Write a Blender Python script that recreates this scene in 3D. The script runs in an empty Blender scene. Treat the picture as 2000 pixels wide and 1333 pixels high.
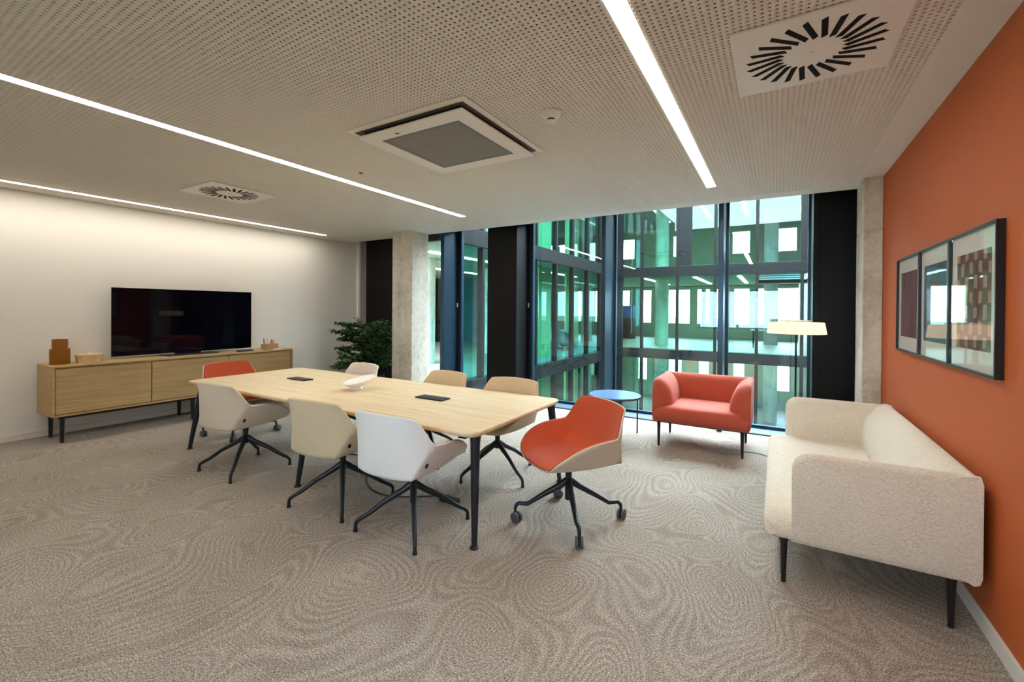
import bpy, bmesh, math, random
import numpy as np
from mathutils import Vector, Matrix, noise as mnoise

random.seed(7)
PI = math.pi
scn = bpy.context.scene
COL = scn.collection

# ------------------------------------------------------------------ camera
YAW, PIT, ROL = (math.radians(a) for a in (30.90226, -0.31544, 0.44540))
CAMZ = 1.541
fw = Vector((-math.sin(YAW) * math.cos(PIT), math.cos(YAW) * math.cos(PIT), math.sin(PIT)))
rt = Vector((math.cos(YAW), math.sin(YAW), 0))
up = rt.cross(fw)
rt, up = rt * math.cos(ROL) + up * math.sin(ROL), up * math.cos(ROL) - rt * math.sin(ROL)
cam = bpy.data.cameras.new('camera')
cam.sensor_width = 36
cam.lens = 861.4024 * 36 / 2000
cam.shift_y = -(666.5 - 610.0623) / 2000
cam.clip_start = 0.05
cam.clip_end = 500
camo = bpy.data.objects.new('camera', cam)
COL.objects.link(camo)
camo.matrix_world = Matrix(((rt.x, up.x, -fw.x, 0), (rt.y, up.y, -fw.y, 0), (rt.z, up.z, -fw.z, CAMZ), (0, 0, 0, 1)))
scn.camera = camo

# ------------------------------------------------------------------ world, light levels, exposure
SKY_STRENGTH = 18.0          # overcast sky
LINE_STRENGTH = 15.0        # ceiling light lines
LAMP_STRENGTH = 0.65         # floor lamp shade
WING_STRENGTH = 5.5         # ceiling lights in the other wing
scn.view_settings.view_transform = 'Standard'
scn.view_settings.look = 'None'
scn.view_settings.gamma = 1.0
scn.view_settings.use_curve_mapping = False
scn.view_settings.exposure = 1.15
scn.cycles.transparent_max_bounces = 16
w = bpy.data.worlds.new('overcast_sky')
scn.world = w
w.use_nodes = True
bg = w.node_tree.nodes['Background']
bg.inputs['Color'].default_value = (0.80, 0.92, 1.0, 1)
bg.inputs['Strength'].default_value = SKY_STRENGTH


# ------------------------------------------------------------------ materials
def lin(h):
    h = h.lstrip('#')
    o = []
    for i in (0, 2, 4):
        c = int(h[i:i + 2], 16) / 255
        o.append(c / 12.92 if c <= 0.04045 else ((c + 0.055) / 1.055) ** 2.4)
    return (*o, 1)


class NT:
    def __init__(s, name):
        s.m = bpy.data.materials.new(name)
        s.m.use_nodes = True
        s.t = s.m.node_tree
        s.n = s.t.nodes
        s.b = s.n['Principled BSDF']
        s.out = s.n['Material Output']

    def node(s, typ, **kw):
        n = s.n.new(typ)
        for k, v in kw.items():
            if hasattr(n, k):
                setattr(n, k, v)
            else:
                n.inputs[k].default_value = v
        return n

    def link(s, a, b):
        s.t.links.new(a, b)

    def coords(s, scale=(1, 1, 1), kind='Object', rot=(0, 0, 0)):
        c = s.node('ShaderNodeTexCoord')
        m = s.node('ShaderNodeMapping')
        m.inputs['Scale'].default_value = scale
        m.inputs['Rotation'].default_value = rot
        s.link(c.outputs[kind], m.inputs['Vector'])
        return m.outputs['Vector']

    def math(s, op, a, b=None, clamp=False):
        n = s.node('ShaderNodeMath', operation=op, use_clamp=clamp)
        for i, v in enumerate((a, b)):
            if v is None:
                continue
            if isinstance(v, (int, float)):
                n.inputs[i].default_value = v
            else:
                s.link(v, n.inputs[i])
        return n.outputs[0]

    def noise(s, vec, scale, detail=3, rough=0.5, dist=0):
        n = s.node('ShaderNodeTexNoise')
        n.inputs['Scale'].default_value = scale
        n.inputs['Detail'].default_value = detail
        n.inputs['Roughness'].default_value = rough
        n.inputs['Distortion'].default_value = dist
        s.link(vec, n.inputs['Vector'])
        return n

    def ramp(s, fac, stops):
        r = s.node('ShaderNodeValToRGB')
        e = r.color_ramp.elements
        while len(e) < len(stops):
            e.new(0.5)
        for el, (p, c) in zip(e, stops):
            el.position = p
            el.color = c
        s.link(fac, r.inputs['Fac'])
        return r.outputs['Color']

    def mix(s, fac, a, b, mode='MIX'):
        n = s.node('ShaderNodeMix', data_type='RGBA', blend_type=mode)
        for i, v in ((0, fac), (6, a), (7, b)):
            if isinstance(v, (int, float)):
                n.inputs[i].default_value = v
            elif isinstance(v, tuple):
                n.inputs[i].default_value = v
            else:
                s.link(v, n.inputs[i])
        return n.outputs[2]

    def bump(s, h, strength=0.3, dist=0.01):
        b = s.node('ShaderNodeBump')
        b.inputs['Strength'].default_value = strength
        b.inputs['Distance'].default_value = dist
        s.link(h, b.inputs['Height'])
        s.link(b.outputs['Normal'], s.b.inputs['Normal'])

    def set(s, color=None, rough=0.5, metal=0.0, spec=0.5):
        if color is not None:
            if isinstance(color, (tuple, list)):
                s.b.inputs['Base Color'].default_value = color
            else:
                s.link(color, s.b.inputs['Base Color'])
        s.b.inputs['Roughness'].default_value = rough
        s.b.inputs['Metallic'].default_value = metal
        s.b.inputs['Specular IOR Level'].default_value = spec
        return s.m


MAT = {}


def plain(key, col, rough=0.6, metal=0.0, spec=0.5, grain=0.0, gscale=60):
    t = NT(key)
    c = lin(col)
    if grain:
        n = t.noise(t.coords(), gscale, 4, 0.6)
        c = t.ramp(n.outputs['Fac'], [(0.3, tuple(v * (1 - grain) for v in c[:3]) + (1,)), (0.7, tuple(min(1, v * (1 + grain)) for v in c[:3]) + (1,))])
        t.bump(n.outputs['Fac'], 0.08, 0.002)
    MAT[key] = t.set(c, rough, metal, spec)


plain('white_paint', '#e6e3db', 0.85, spec=0.2, grain=0.012, gscale=90)
plain('ceiling_paint', '#dcd6cc', 0.9, spec=0.15, grain=0.01, gscale=40)
plain('orange_paint', '#b75c2b', 0.62, spec=0.3, grain=0.03, gscale=160)
plain('board_white', '#dedad2', 0.5)
plain('fleece', '#17120f', 1.0, spec=0.0)
plain('black_clad', '#0a0a0b', 0.45, spec=0.2, grain=0.15, gscale=6)
plain('frame_metal', '#2c4152', 0.3, metal=0.55)
plain('frame_black', '#0c0e11', 0.35)
plain('sill_metal', '#3c526b', 0.4, metal=0.3)
plain('grey_jamb', '#76746f', 0.7)
plain('leg_metal', '#1d242b', 0.38, metal=0.3, spec=0.5)
plain('black_metal', '#141416', 0.4, spec=0.45)
plain('black_plastic', '#121417', 0.5)
plain('grey_rubber', '#4a4d50', 0.6)
plain('white_gloss', '#f4f2ee', 0.22)
plain('white_metal', '#e3ddd4', 0.45)
plain('dark_gap', '#1b1916', 0.9)
plain('slot_black', '#0b0b0c', 0.7, spec=0.15)
plain('blue_top', '#5d79a6', 0.22, spec=0.6)
plain('cork', '#b98a60', 0.8, grain=0.1, gscale=200)
plain('pencil_wood', '#d9b58a', 0.6)
plain('pencil_dark', '#7a5a3c', 0.6)
plain('paper_white', '#eeeeec', 0.8)
plain('paper_green', '#4f9a6c', 0.8)
plain('pot_dark', '#26272a', 0.7)
plain('soil', '#2c2119', 1.0)
plain('bark', '#4a3a2a', 0.9, grain=0.2)
plain('red_dot', '#9a2b22', 0.5)
plain('mat_board', '#d9d4ca', 0.85)
plain('cable', '#7f8a90', 0.5)
plain('cable_dark', '#20262b', 0.5)
plain('knob_white', '#f2eee6', 0.5)
plain('wing_slab', '#2c2e2a', 0.8)
plain('wing_panel', '#0a0e10', 0.6, spec=0.08)
plain('wing_dark', '#06090a', 0.6, spec=0.1)
plain('wing_floor', '#96978a', 0.5)
plain('wing_ceiling', '#8f978a', 0.9)
plain('wing_wall', '#a8ad98', 0.9, grain=0.05, gscale=3)
plain('wing_green', '#d2bd84', 0.8)
plain('wing_white', '#d4d8d4', 0.7)
plain('wing_cream', '#c9c3a4', 0.8)
plain('wing_teal', '#2f5a5c', 0.8)
plain('wing_blue', '#1f4f9a', 0.7)
plain('pavement', '#566462', 0.8, grain=0.08, gscale=2)
plain('terrain', '#6c7d63', 1.0, grain=0.15, gscale=0.2)


def fabric(key, col, var=0.12, scale=900, rough=0.95, bump=0.25):
    t = NT(key)
    v = t.coords()
    wx = t.node('ShaderNodeTexWave', wave_type='BANDS', bands_direction='X')
    wz = t.node('ShaderNodeTexWave', wave_type='BANDS', bands_direction='DIAGONAL')
    for q in (wx, wz):
        q.inputs['Scale'].default_value = scale / 6
        q.inputs['Distortion'].default_value = 1.5
        t.link(v, q.inputs['Vector'])
    n = t.noise(v, scale / 4, 3, 0.7)
    h = t.math('ADD', t.math('MULTIPLY', wx.outputs['Fac'], wz.outputs['Fac']), n.outputs['Fac'])
    c = lin(col)
    lo = tuple(a * (1 - var) for a in c[:3]) + (1,)
    hi = tuple(min(1, a * (1 + var)) for a in c[:3]) + (1,)
    t.bump(h, bump, 0.0015)
    t.set(t.ramp(t.math('MULTIPLY', h, 0.6), [(0.25, lo), (0.75, hi)]), rough, spec=0.15)
    t.b.inputs['Sheen Weight'].default_value = 0.15
    MAT[key] = t.m


fabric('fabric_beige', '#d2c5b0')
fabric('fabric_sand', '#cdbc9e')
fabric('fabric_white', '#e4e5e2')
fabric('fabric_tan', '#d9bd97')
fabric('fabric_brown', '#8a5f38')
fabric('fabric_blush', '#dccfc0')
fabric('fabric_orange', '#c0512f')
fabric('fabric_salmon', '#b8543f', rough=0.8)


def boucle():
    t = NT('boucle')
    v = t.coords()
    vo = t.node('ShaderNodeTexVoronoi', feature='SMOOTH_F1')
    vo.inputs['Scale'].default_value = 105
    n0 = t.noise(v, 30, 2)
    mv = t.node('ShaderNodeMix', data_type='VECTOR')
    mv.inputs[0].default_value = 0.03
    t.link(v, mv.inputs[4])
    t.link(n0.outputs['Color'], mv.inputs[5])
    t.link(mv.outputs[1], vo.inputs['Vector'])
    n = t.noise(v, 220, 3, 0.7)
    h = t.math('SUBTRACT', t.math('MULTIPLY', n.outputs['Fac'], 0.35), vo.outputs['Distance'])
    t.bump(h, 0.55, 0.010)
    c = t.ramp(vo.outputs['Distance'], [(0.0, lin('#e8decc')), (0.9, lin('#d2c6b0'))])
    t.set(c, 1.0, spec=0.1)
    t.b.inputs['Sheen Weight'].default_value = 0.3
    MAT['boucle'] = t.m


boucle()


def oak(key, axis, base='#cfa877', dark='#b58a59', light='#dcbc90', rough=0.45):
    t = NT(key)
    sc = [26, 26, 26]
    sc['xyz'.index(axis)] = 1.1
    v = t.coords(tuple(sc))
    n1 = t.noise(v, 1.0, 6, 0.62, 0.4)
    sc2 = [160, 160, 160]
    sc2['xyz'.index(axis)] = 5
    n2 = t.noise(t.coords(tuple(sc2)), 1.0, 3, 0.6)
    f = t.math('ADD', t.math('MULTIPLY', n1.outputs['Fac'], 0.75), t.math('MULTIPLY', n2.outputs['Fac'], 0.25))
    c = t.ramp(f, [(0.3, lin(dark)), (0.5, lin(base)), (0.72, lin(light))])
    t.bump(f, 0.1, 0.001)
    MAT[key] = t.set(c, rough, spec=0.4)


oak('oak_x', 'x', base='#e2cba4', dark='#d0b287', light='#ecdabb')
oak('oak_y', 'y', base='#b89a6a', dark='#9c7d50', light='#c9ad80', rough=0.55)
oak('oak_box', 'x', base='#cdae7e', dark='#b5935f', light='#ddc49a', rough=0.6)


def carpet():
    t = NT('carpet')
    v = t.coords()
    nd = t.noise(v, 0.9, 1, 0.4)
    off = t.node('ShaderNodeVectorMath', operation='SUBTRACT')
    t.link(nd.outputs['Color'], off.inputs[0])
    off.inputs[1].default_value = (0.5, 0.5, 0.5)
    sc = t.node('ShaderNodeVectorMath', operation='SCALE')
    t.link(off.outputs[0], sc.inputs[0])
    sc.inputs['Scale'].default_value = 0.9
    ad = t.node('ShaderNodeVectorMath', operation='ADD')
    t.link(v, ad.inputs[0])
    t.link(sc.outputs[0], ad.inputs[1])
    mp = t.node('ShaderNodeMapping')
    mp.inputs['Scale'].default_value = (1.0, 0.62, 1)
    mp.inputs['Rotation'].default_value = (0, 0, 0.5)
    t.link(ad.outputs[0], mp.inputs['Vector'])
    vo = t.node('ShaderNodeTexVoronoi', feature='SMOOTH_F1', voronoi_dimensions='2D')
    vo.inputs['Scale'].default_value = 2.1
    t.link(mp.outputs[0], vo.inputs['Vector'])
    jit = t.noise(v, 45, 3, 0.7)
    ph = t.math('ADD', t.math('MULTIPLY', vo.outputs['Distance'], 120.0), t.math('MULTIPLY', jit.outputs['Fac'], 7.0))
    ring = t.math('SINE', ph)
    n4 = t.noise(v, 3.5, 2, 0.5)
    ring = t.math('MULTIPLY', ring, t.math('MULTIPLY', n4.outputs['Fac'], 1.8))
    n1 = t.noise(v, 130, 2, 0.75)
    n2 = t.noise(v, 330, 2, 0.7)
    n3 = t.noise(v, 2.0, 2, 0.5)
    f = t.math('ADD', t.math('MULTIPLY', ring, 0.023), t.math('MULTIPLY', n1.outputs['Fac'], 0.66))
    f = t.math('ADD', f, t.math('MULTIPLY', n2.outputs['Fac'], 0.34))
    f = t.math('ADD', f, t.math('MULTIPLY', t.math('SUBTRACT', n3.outputs['Fac'], 0.5), 0.06))
    c = t.ramp(f, [(0.33, lin('#4f4439')), (0.5, lin('#968b80')), (0.67, lin('#ded6cc'))])
    t.bump(f, 0.5, 0.004)
    MAT['carpet'] = t.set(c, 1.0, spec=0.05)


carpet()


def concrete():
    t = NT('concrete')
    v = t.coords()
    n1 = t.noise(v, 2.2, 5, 0.6)
    n2 = t.noise(v, 14, 5, 0.7)
    n3 = t.noise(t.coords((9, 9, 0.8)), 1.0, 3, 0.5)
    f = t.math('ADD', t.math('MULTIPLY', n1.outputs['Fac'], 0.45), t.math('MULTIPLY', n2.outputs['Fac'], 0.35))
    f = t.math('ADD', f, t.math('MULTIPLY', n3.outputs['Fac'], 0.2))
    c = t.ramp(f, [(0.32, lin('#999284')), (0.5, lin('#ccc6b7')), (0.66, lin('#ddd8ca'))])
    vo = t.node('ShaderNodeTexVoronoi')
    vo.inputs['Scale'].default_value = 22
    t.link(v, vo.inputs['Vector'])
    pit = t.math('LESS_THAN', vo.outputs['Distance'], 0.055)
    c = t.mix(t.math('MULTIPLY', pit, 0.6), c, lin('#5a5449'))
    t.bump(t.math('SUBTRACT', f, t.math('MULTIPLY', pit, 0.4)), 0.25, 0.004)
    MAT['concrete'] = t.set(c, 0.75, spec=0.3)


concrete()


def glass(key, tint, rough=0.0, refl=1.0, gcol=(1, 1, 1, 1)):
    """thin pane: clear tinted body under a Schlick reflection"""
    t = NT(key)
    t.n.remove(t.b)
    lw = t.node('ShaderNodeLayerWeight')
    lw.inputs['Blend'].default_value = 0.5
    fac = t.math('ADD', t.math('MULTIPLY', t.math('POWER', lw.outputs['Facing'], 5.0), 0.96 * refl), 0.04 * refl)
    tr = t.node('ShaderNodeBsdfTransparent')
    tr.inputs['Color'].default_value = tint
    gl = t.node('ShaderNodeBsdfGlossy')
    gl.inputs['Roughness'].default_value = rough
    gl.inputs['Color'].default_value = gcol
    mx = t.node('ShaderNodeMixShader')
    t.link(fac, mx.inputs[0])
    t.link(tr.outputs[0], mx.inputs[1])
    t.link(gl.outputs[0], mx.inputs[2])
    t.link(mx.outputs[0], t.out.inputs['Surface'])
    MAT[key] = t.m


glass('glass_room', (0.93, 0.965, 0.975, 1))
glass('glass_back', (0.52, 0.56, 0.59, 1))
glass('glass_wing', (0.52, 0.74, 0.70, 1), refl=0.5)
glass('glass_teal', (0.37, 0.66, 0.66, 1), refl=0.5)
glass('glass_clear', (0.58, 0.72, 0.74, 1), refl=0.5)
glass('glass_picture', (0.98, 0.98, 0.98, 1), refl=0.5)


def amber():
    t = NT('amber_glass')
    n = t.noise(t.coords((3, 3, 90)), 1.0, 2)
    t.bump(n.outputs['Fac'], 0.3, 0.004)
    t.set(lin('#c08a34'), 0.08)
    t.b.inputs['Transmission Weight'].default_value = 0.75
    t.b.inputs['IOR'].default_value = 1.2
    MAT['amber_glass'] = t.m


amber()
t = NT('screen_black')
MAT['screen_black'] = t.set((0.002, 0.002, 0.005, 1), 0.03, spec=0.16)


def emit(key, col, strength):
    t = NT(key)
    t.n.remove(t.b)
    e = t.node('ShaderNodeEmission')
    e.inputs['Color'].default_value = col
    e.inputs['Strength'].default_value = strength
    t.link(e.outputs[0], t.out.inputs['Surface'])
    MAT[key] = t.m


emit('line_glow', (1.0, 0.915, 0.81, 1), LINE_STRENGTH)
emit('wing_glow', (0.95, 1.0, 0.92, 1), WING_STRENGTH)
emit('bulb', (1.0, 0.74, 0.45, 1), 15.0)
emit('shade_glow', (1.0, 0.78, 0.54, 1), LAMP_STRENGTH)


def leafmat():
    t = NT('leaf')
    n = t.noise(t.coords(), 6, 3, 0.6)
    c = t.ramp(n.outputs['Fac'], [(0.3, lin('#1e3a1c')), (0.55, lin('#37602f')), (0.75, lin('#55803f'))])
    t.set(c, 0.45, spec=0.4)
    MAT['leaf'] = t.m


leafmat()


def grille_mat():
    t = NT('fine_grille')
    sep = t.node('ShaderNodeSeparateXYZ')
    t.link(t.coords((1, 1, 1)), sep.inputs[0])
    fx = t.math('SINE', t.math('MULTIPLY', sep.outputs[0], 2 * PI / 0.011))
    fy = t.math('SINE', t.math('MULTIPLY', sep.outputs[1], 2 * PI / 0.011))
    d = t.math('GREATER_THAN', t.math('MULTIPLY', fx, fy), 0.12)
    c = t.mix(d, lin('#9a938b'), lin('#2c2926'))
    MAT['fine_grille'] = t.set(c, 0.6)


grille_mat()


def art(key, kind):
    t = NT(key)
    v = t.coords()
    sep = t.node('ShaderNodeSeparateXYZ')
    t.link(v, sep.inputs[0])
    y, z = sep.outputs[1], sep.outputs[2]
    if kind == 0:
        n = t.noise(t.coords((1, 14, 1.5)), 1.5, 3)
        c = t.ramp(n.outputs['Fac'], [(0.35, lin('#5a2f2c')), (0.65, lin('#7d4a42'))])
    elif kind == 1:
        n = t.noise(v, 4, 2)
        base = t.ramp(n.outputs['Fac'], [(0.35, lin('#2a4256')), (0.65, lin('#46627a'))])
        nn = t.noise(v, 5, 1)
        yy = t.math('ADD', y, t.math('MULTIPLY', nn.outputs['Fac'], 0.14))
        m = t.math('MULTIPLY', t.math('GREATER_THAN', yy, -0.01), t.math('LESS_THAN', yy, 0.15))
        m = t.math('MULTIPLY', m, t.math('LESS_THAN', z, 0.16))
        c = t.mix(m, base, lin('#6b3a30'))
        m2 = t.math('LESS_THAN', z, -0.17)
        c = t.mix(m2, c, lin('#31555e'))
    else:
        n = t.noise(v, 9, 2)
        zz = t.math('ADD', z, t.math('MULTIPLY', n.outputs['Fac'], 0.06))
        row = t.math('FLOOR', t.math('MULTIPLY', zz, 1 / 0.075))
        sh = t.math('MULTIPLY', t.math('MODULO', row, 2.0), 0.5)
        fy = t.math('FRACT', t.math('ADD', t.math('MULTIPLY', y, 1 / 0.12), t.math('ADD', sh, 20)))
        fz = t.math('FRACT', t.math('ADD', t.math('MULTIPLY', zz, 1 / 0.075), 20))
        m = t.math('MULTIPLY', t.math('LESS_THAN', fy, 0.38), t.math('GREATER_THAN', fz, 0.18))
        n2 = t.noise(v, 14, 3)
        bs = t.ramp(n2.outputs['Fac'], [(0.3, lin('#3f2620')), (0.7, lin('#70483a'))])
        c = t.mix(m, bs, lin('#a97f66'))
    MAT[key] = t.set(c, 0.7)


art('art_maroon', 0)
art('art_arch', 1)
art('art_wave', 2)

# ------------------------------------------------------------------ mesh helpers


class MB:
    def __init__(s):
        s.v, s.f = [], []

    def add(s, vs, fs):
        o = len(s.v)
        s.v += [tuple(p) for p in vs]
        s.f += [tuple(i + o for i in f) for f in fs]
        return s

    def box(s, x0, x1, y0, y1, z0, z1):
        return s.add([(x0, y0, z0), (x1, y0, z0), (x1, y1, z0), (x0, y1, z0), (x0, y0, z1), (x1, y0, z1), (x1, y1, z1), (x0, y1, z1)],
                     [(0, 3, 2, 1), (4, 5, 6, 7), (0, 1, 5, 4), (1, 2, 6, 5), (2, 3, 7, 6), (3, 0, 4, 7)])

    def loft(s, loops, cap0=True, cap1=True, closed=False):
        n = len(loops[0])
        vs = [p for l in loops for p in l]
        fs = []
        m = len(loops)
        for i in range(m if closed else m - 1):
            a, b = i * n, ((i + 1) % m) * n
            for k in range(n):
                q = (k + 1) % n
                fs.append((a + k, a + q, b + q, b + k))
        if not closed:
            if cap0:
                fs.append(tuple(range(n - 1, -1, -1)))
            if cap1:
                fs.append(tuple((m - 1) * n + k for k in range(n)))
        return s.add(vs, fs)

    def tube(s, pts, rad, n=10, flat=1.0, cap=True):
        pts = [Vector(p) for p in pts]
        if isinstance(rad, (int, float)):
            rad = [rad] * len(pts)
        loops = []
        t0 = (pts[1] - pts[0]).normalized()
        a = t0.orthogonal().normalized() if abs(t0.z) > 0.95 else Vector((0, 0, 1)).cross(t0).normalized()
        for i, p in enumerate(pts):
            if i == 0:
                t = t0
            elif i == len(pts) - 1:
                t = (pts[i] - pts[i - 1]).normalized()
            else:
                t = ((pts[i + 1] - p).normalized() + (p - pts[i - 1]).normalized()).normalized()
            a = (a - t * a.dot(t)).normalized()
            b = t.cross(a)
            r = rad[i]
            loops.append([p + a * (r * math.cos(2 * PI * k / n)) + b * (r * flat * math.sin(2 * PI * k / n)) for k in range(n)])
        return s.loft(loops, cap, cap)

    def lathe(s, prof, n=32, c=(0, 0, 0), sx=1.0, cap=True):
        loops = [[(c[0] + sx * r * math.cos(2 * PI * k / n), c[1] + r * math.sin(2 * PI * k / n), c[2] + z) for k in range(n)] for r, z in prof]
        return s.loft(loops, cap, cap)

    def prism(s, poly, z0, z1):
        return s.loft([[(x, y, z0) for x, y in poly], [(x, y, z1) for x, y in poly]])

    def mesh(s, name, smooth=0.0):
        me = bpy.data.meshes.new(name)
        me.from_pydata(s.v, [], s.f)
        me.validate()
        bm = bmesh.new()
        bm.from_mesh(me)
        bmesh.ops.recalc_face_normals(bm, faces=bm.faces)
        bm.to_mesh(me)
        bm.free()
        if smooth:
            for p in me.polygons:
                p.use_smooth = True
            me.set_sharp_from_angle(angle=math.radians(smooth))
        return me


def tag(o, label=None, cat=None, group=None, kind=None):
    if label:
        o['label'] = label
    if cat:
        o['category'] = cat
    if group:
        o['group'] = group
    if kind:
        o['kind'] = kind
    return o


def obj(name, mb, mat, parent=None, smooth=0.0, bevel=0.0, seg=2, loc=None, rot=None):
    me = mb if isinstance(mb, bpy.types.Mesh) else mb.mesh(name, smooth)
    if mat and not me.materials:
        me.materials.append(MAT[mat])
    o = bpy.data.objects.new(name, me)
    COL.objects.link(o)
    if parent:
        o.parent = parent
    if loc:
        o.location = loc
    if rot:
        o.rotation_euler = rot
    if bevel:
        b = o.modifiers.new('bevel', 'BEVEL')
        b.width = bevel
        b.segments = seg
        b.limit_method = 'ANGLE'
        b.angle_limit = math.radians(40)
    return o


def thing(name, label, cat, loc=(0, 0, 0), rz=0.0, group=None, kind=None):
    o = bpy.data.objects.new(name, None)
    o.empty_display_size = 0.1
    COL.objects.link(o)
    o.location = loc
    o.rotation_euler = (0, 0, rz)
    return tag(o, label, cat, group, kind)


def box(name, mat, parent, x0, x1, y0, y1, z0, z1, bevel=0.0, seg=2):
    cx, cy, cz = (x0 + x1) / 2, (y0 + y1) / 2, (z0 + z1) / 2
    mb = MB().box(x0 - cx, x1 - cx, y0 - cy, y1 - cy, z0 - cz, z1 - cz)
    return obj(name, mb, mat, parent, bevel=bevel, seg=seg, loc=(cx, cy, cz))


def round_poly(x0, x1, y0, y1, r, n=6):
    out = []
    for cx, cy, a in ((x1 - r, y1 - r, 0), (x0 + r, y1 - r, 90), (x0 + r, y0 + r, 180), (x1 - r, y0 + r, 270)):
        for k in range(n + 1):
            t = math.radians(a + 90 * k / n)
            out.append((cx + r * math.cos(t), cy + r * math.sin(t)))
    return out


# ------------------------------------------------------------------ room constants
XL, XR, ZC, YE = -7.43, 0.883, 2.862, 5.945
YB = -1.6
YG = 6.65           # glass plane
YF = 6.20           # front of mullions and cladding
ZT = 3.12           # head of the glazing


def struct(name, mb, mat, label, parent=None, **k):
    o = obj(name, mb, mat, parent, **k)
    if parent is None:
        tag(o, label, None, None, 'structure')
    return o


# floor, walls
o = struct('floor', MB().box(XL - 0.2, XR + 0.2, YB - 0.2, 6.33, -0.35, 0.0), 'carpet', 'grey brown carpet floor with swirling line pattern')
o = struct('wall_left', MB().box(XL - 0.2, XL, YB, YF - 0.03, 0, ZC + 0.4), 'white_paint', 'white painted wall behind the television')
o = struct('wall_right', MB().box(XR, XR + 0.2, YB, YG + 0.1, 0, ZC + 0.4), 'orange_paint', 'burnt orange painted wall behind the cream sofa')
BW0, BW1, BWZ0, BWZ1 = -2.1, 0.1, 1.0, 2.2      # window in the wall behind the photographer
o = struct('wall_back', MB().box(XL - 0.2, BW0, YB - 0.2, YB, 0, ZC + 0.4).box(BW1, XR + 0.2, YB - 0.2, YB, 0, ZC + 0.4)
           .box(BW0, BW1, YB - 0.2, YB, 0, BWZ0).box(BW0, BW1, YB - 0.2, YB, BWZ1, ZC + 0.4), 'white_paint', 'plain white wall with a wide window facing the courtyard windows')
o = struct('baseboard_left', MB().box(XL, XL + 0.014, YB, YF - 0.03, 0, 0.075), 'board_white', 'white baseboard under the television wall', bevel=0.003)
o = struct('baseboard_right', MB().box(XR - 0.014, XR, YB, 5.48, 0, 0.085), 'board_white', 'white baseboard along the orange wall', bevel=0.003)

# ceiling: plain margins, perforated field, dark fleece behind it
P = 0.029
FX0, FY0 = -6.72, 0.0
NX, NY = 255, 197
FX1, FY1 = FX0 + NX * P, FY0 + NY * P
mb = MB()
mb.box(XL, FX0, YB, YE, ZC, ZC + 0.02).box(FX1, XR, YB, YE, ZC, ZC + 0.02)
mb.box(FX0, FX1, YB, FY0, ZC, ZC + 0.02).box(FX0, FX1, FY1, YE, ZC, ZC + 0.02)
mb.box(XL, XR, YE - 0.02, YE, ZC + 0.02, ZT + 0.1)
mb.box(XL - 0.2, XR + 0.2, YB, YG + 0.25, ZT + 0.1, ZT + 0.3)
ceil = struct('ceiling', mb, 'ceiling_paint', 'white perforated acoustic ceiling')


def perforated():
    R, D = 0.0066, 0.004
    gx = FX0 + P * np.arange(NX + 1)
    gy = FY0 + P * np.arange(NY + 1)
    GX, GY = np.meshgrid(gx, gy, indexing='ij')
    corners = np.stack([GX.ravel(), GY.ravel(), np.full(GX.size, ZC)], 1)
    cx, cy = np.meshgrid(gx[:-1] + P / 2, gy[:-1] + P / 2, indexing='ij')
    cx, cy = cx.ravel(), cy.ravel()
    n = cx.size
    ang = np.radians(22.5 + 45 * np.arange(8))
    ox = cx[:, None] + R * np.cos(ang)
    oy = cy[:, None] + R * np.sin(ang)
    low = np.stack([ox, oy, np.full_like(ox, ZC)], 2).reshape(-1, 3)
    top = np.stack([ox, oy, np.full_like(ox, ZC + D)], 2).reshape(-1, 3)
    V = np.concatenate([corners, low, top]).astype(np.float32)
    i, j = np.meshgrid(np.arange(NX), np.arange(NY), indexing='ij')
    c00 = (i * (NY + 1) + j).ravel()
    c01, c10, c11 = c00 + 1, c00 + NY + 1, c00 + NY + 2
    lo = corners.shape[0] + 8 * np.arange(n)
    tp = lo + 8 * n
    L = lambda k: lo + k % 8
    T = lambda k: tp + k % 8
    quads = [(c10, L(7), L(0), c11), (c11, L(1), L(2), c01), (c01, L(3), L(4), c00), (c00, L(5), L(6), c10)]
    quads += [(L(k), T(k), T(k + 1), L(k + 1)) for k in range(8)]
    tris = [(c11, L(0), L(1)), (c01, L(2), L(3)), (c00, L(4), L(5)), (c10, L(6), L(7))]
    Q = np.concatenate([np.stack(q, 1) for q in quads])
    Tt = np.concatenate([np.stack(q, 1) for q in tris])
    me = bpy.data.meshes.new('perforated_field')
    me.vertices.add(len(V))
    me.vertices.foreach_set('co', V.ravel())
    loops = np.concatenate([Q.ravel(), Tt.ravel()]).astype(np.int32)
    me.loops.add(len(loops))
    me.loops.foreach_set('vertex_index', loops)
    st = np.concatenate([4 * np.arange(len(Q)), 4 * len(Q) + 3 * np.arange(len(Tt))]).astype(np.int32)
    me.polygons.add(len(st))
    me.polygons.foreach_set('loop_start', st)
    me.update(calc_edges=True)
    me.materials.append(MAT['ceiling_paint'])
    return me


o = obj('perforated_field', perforated(), None, ceil)
tag(o, 'white ceiling sheet full of small round holes', kind='stuff')
obj('acoustic_fleece', MB().box(FX0, FX1, FY0, FY1, ZC + 0.004, ZC + 0.02), 'fleece', ceil)

# ------------------------------------------------------------------ window front
tr = 0


def trim(mb, mat, label, **k):
    global tr
    tr += 1
    return struct('trim_%d' % tr, mb, mat, label, **k)


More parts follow.
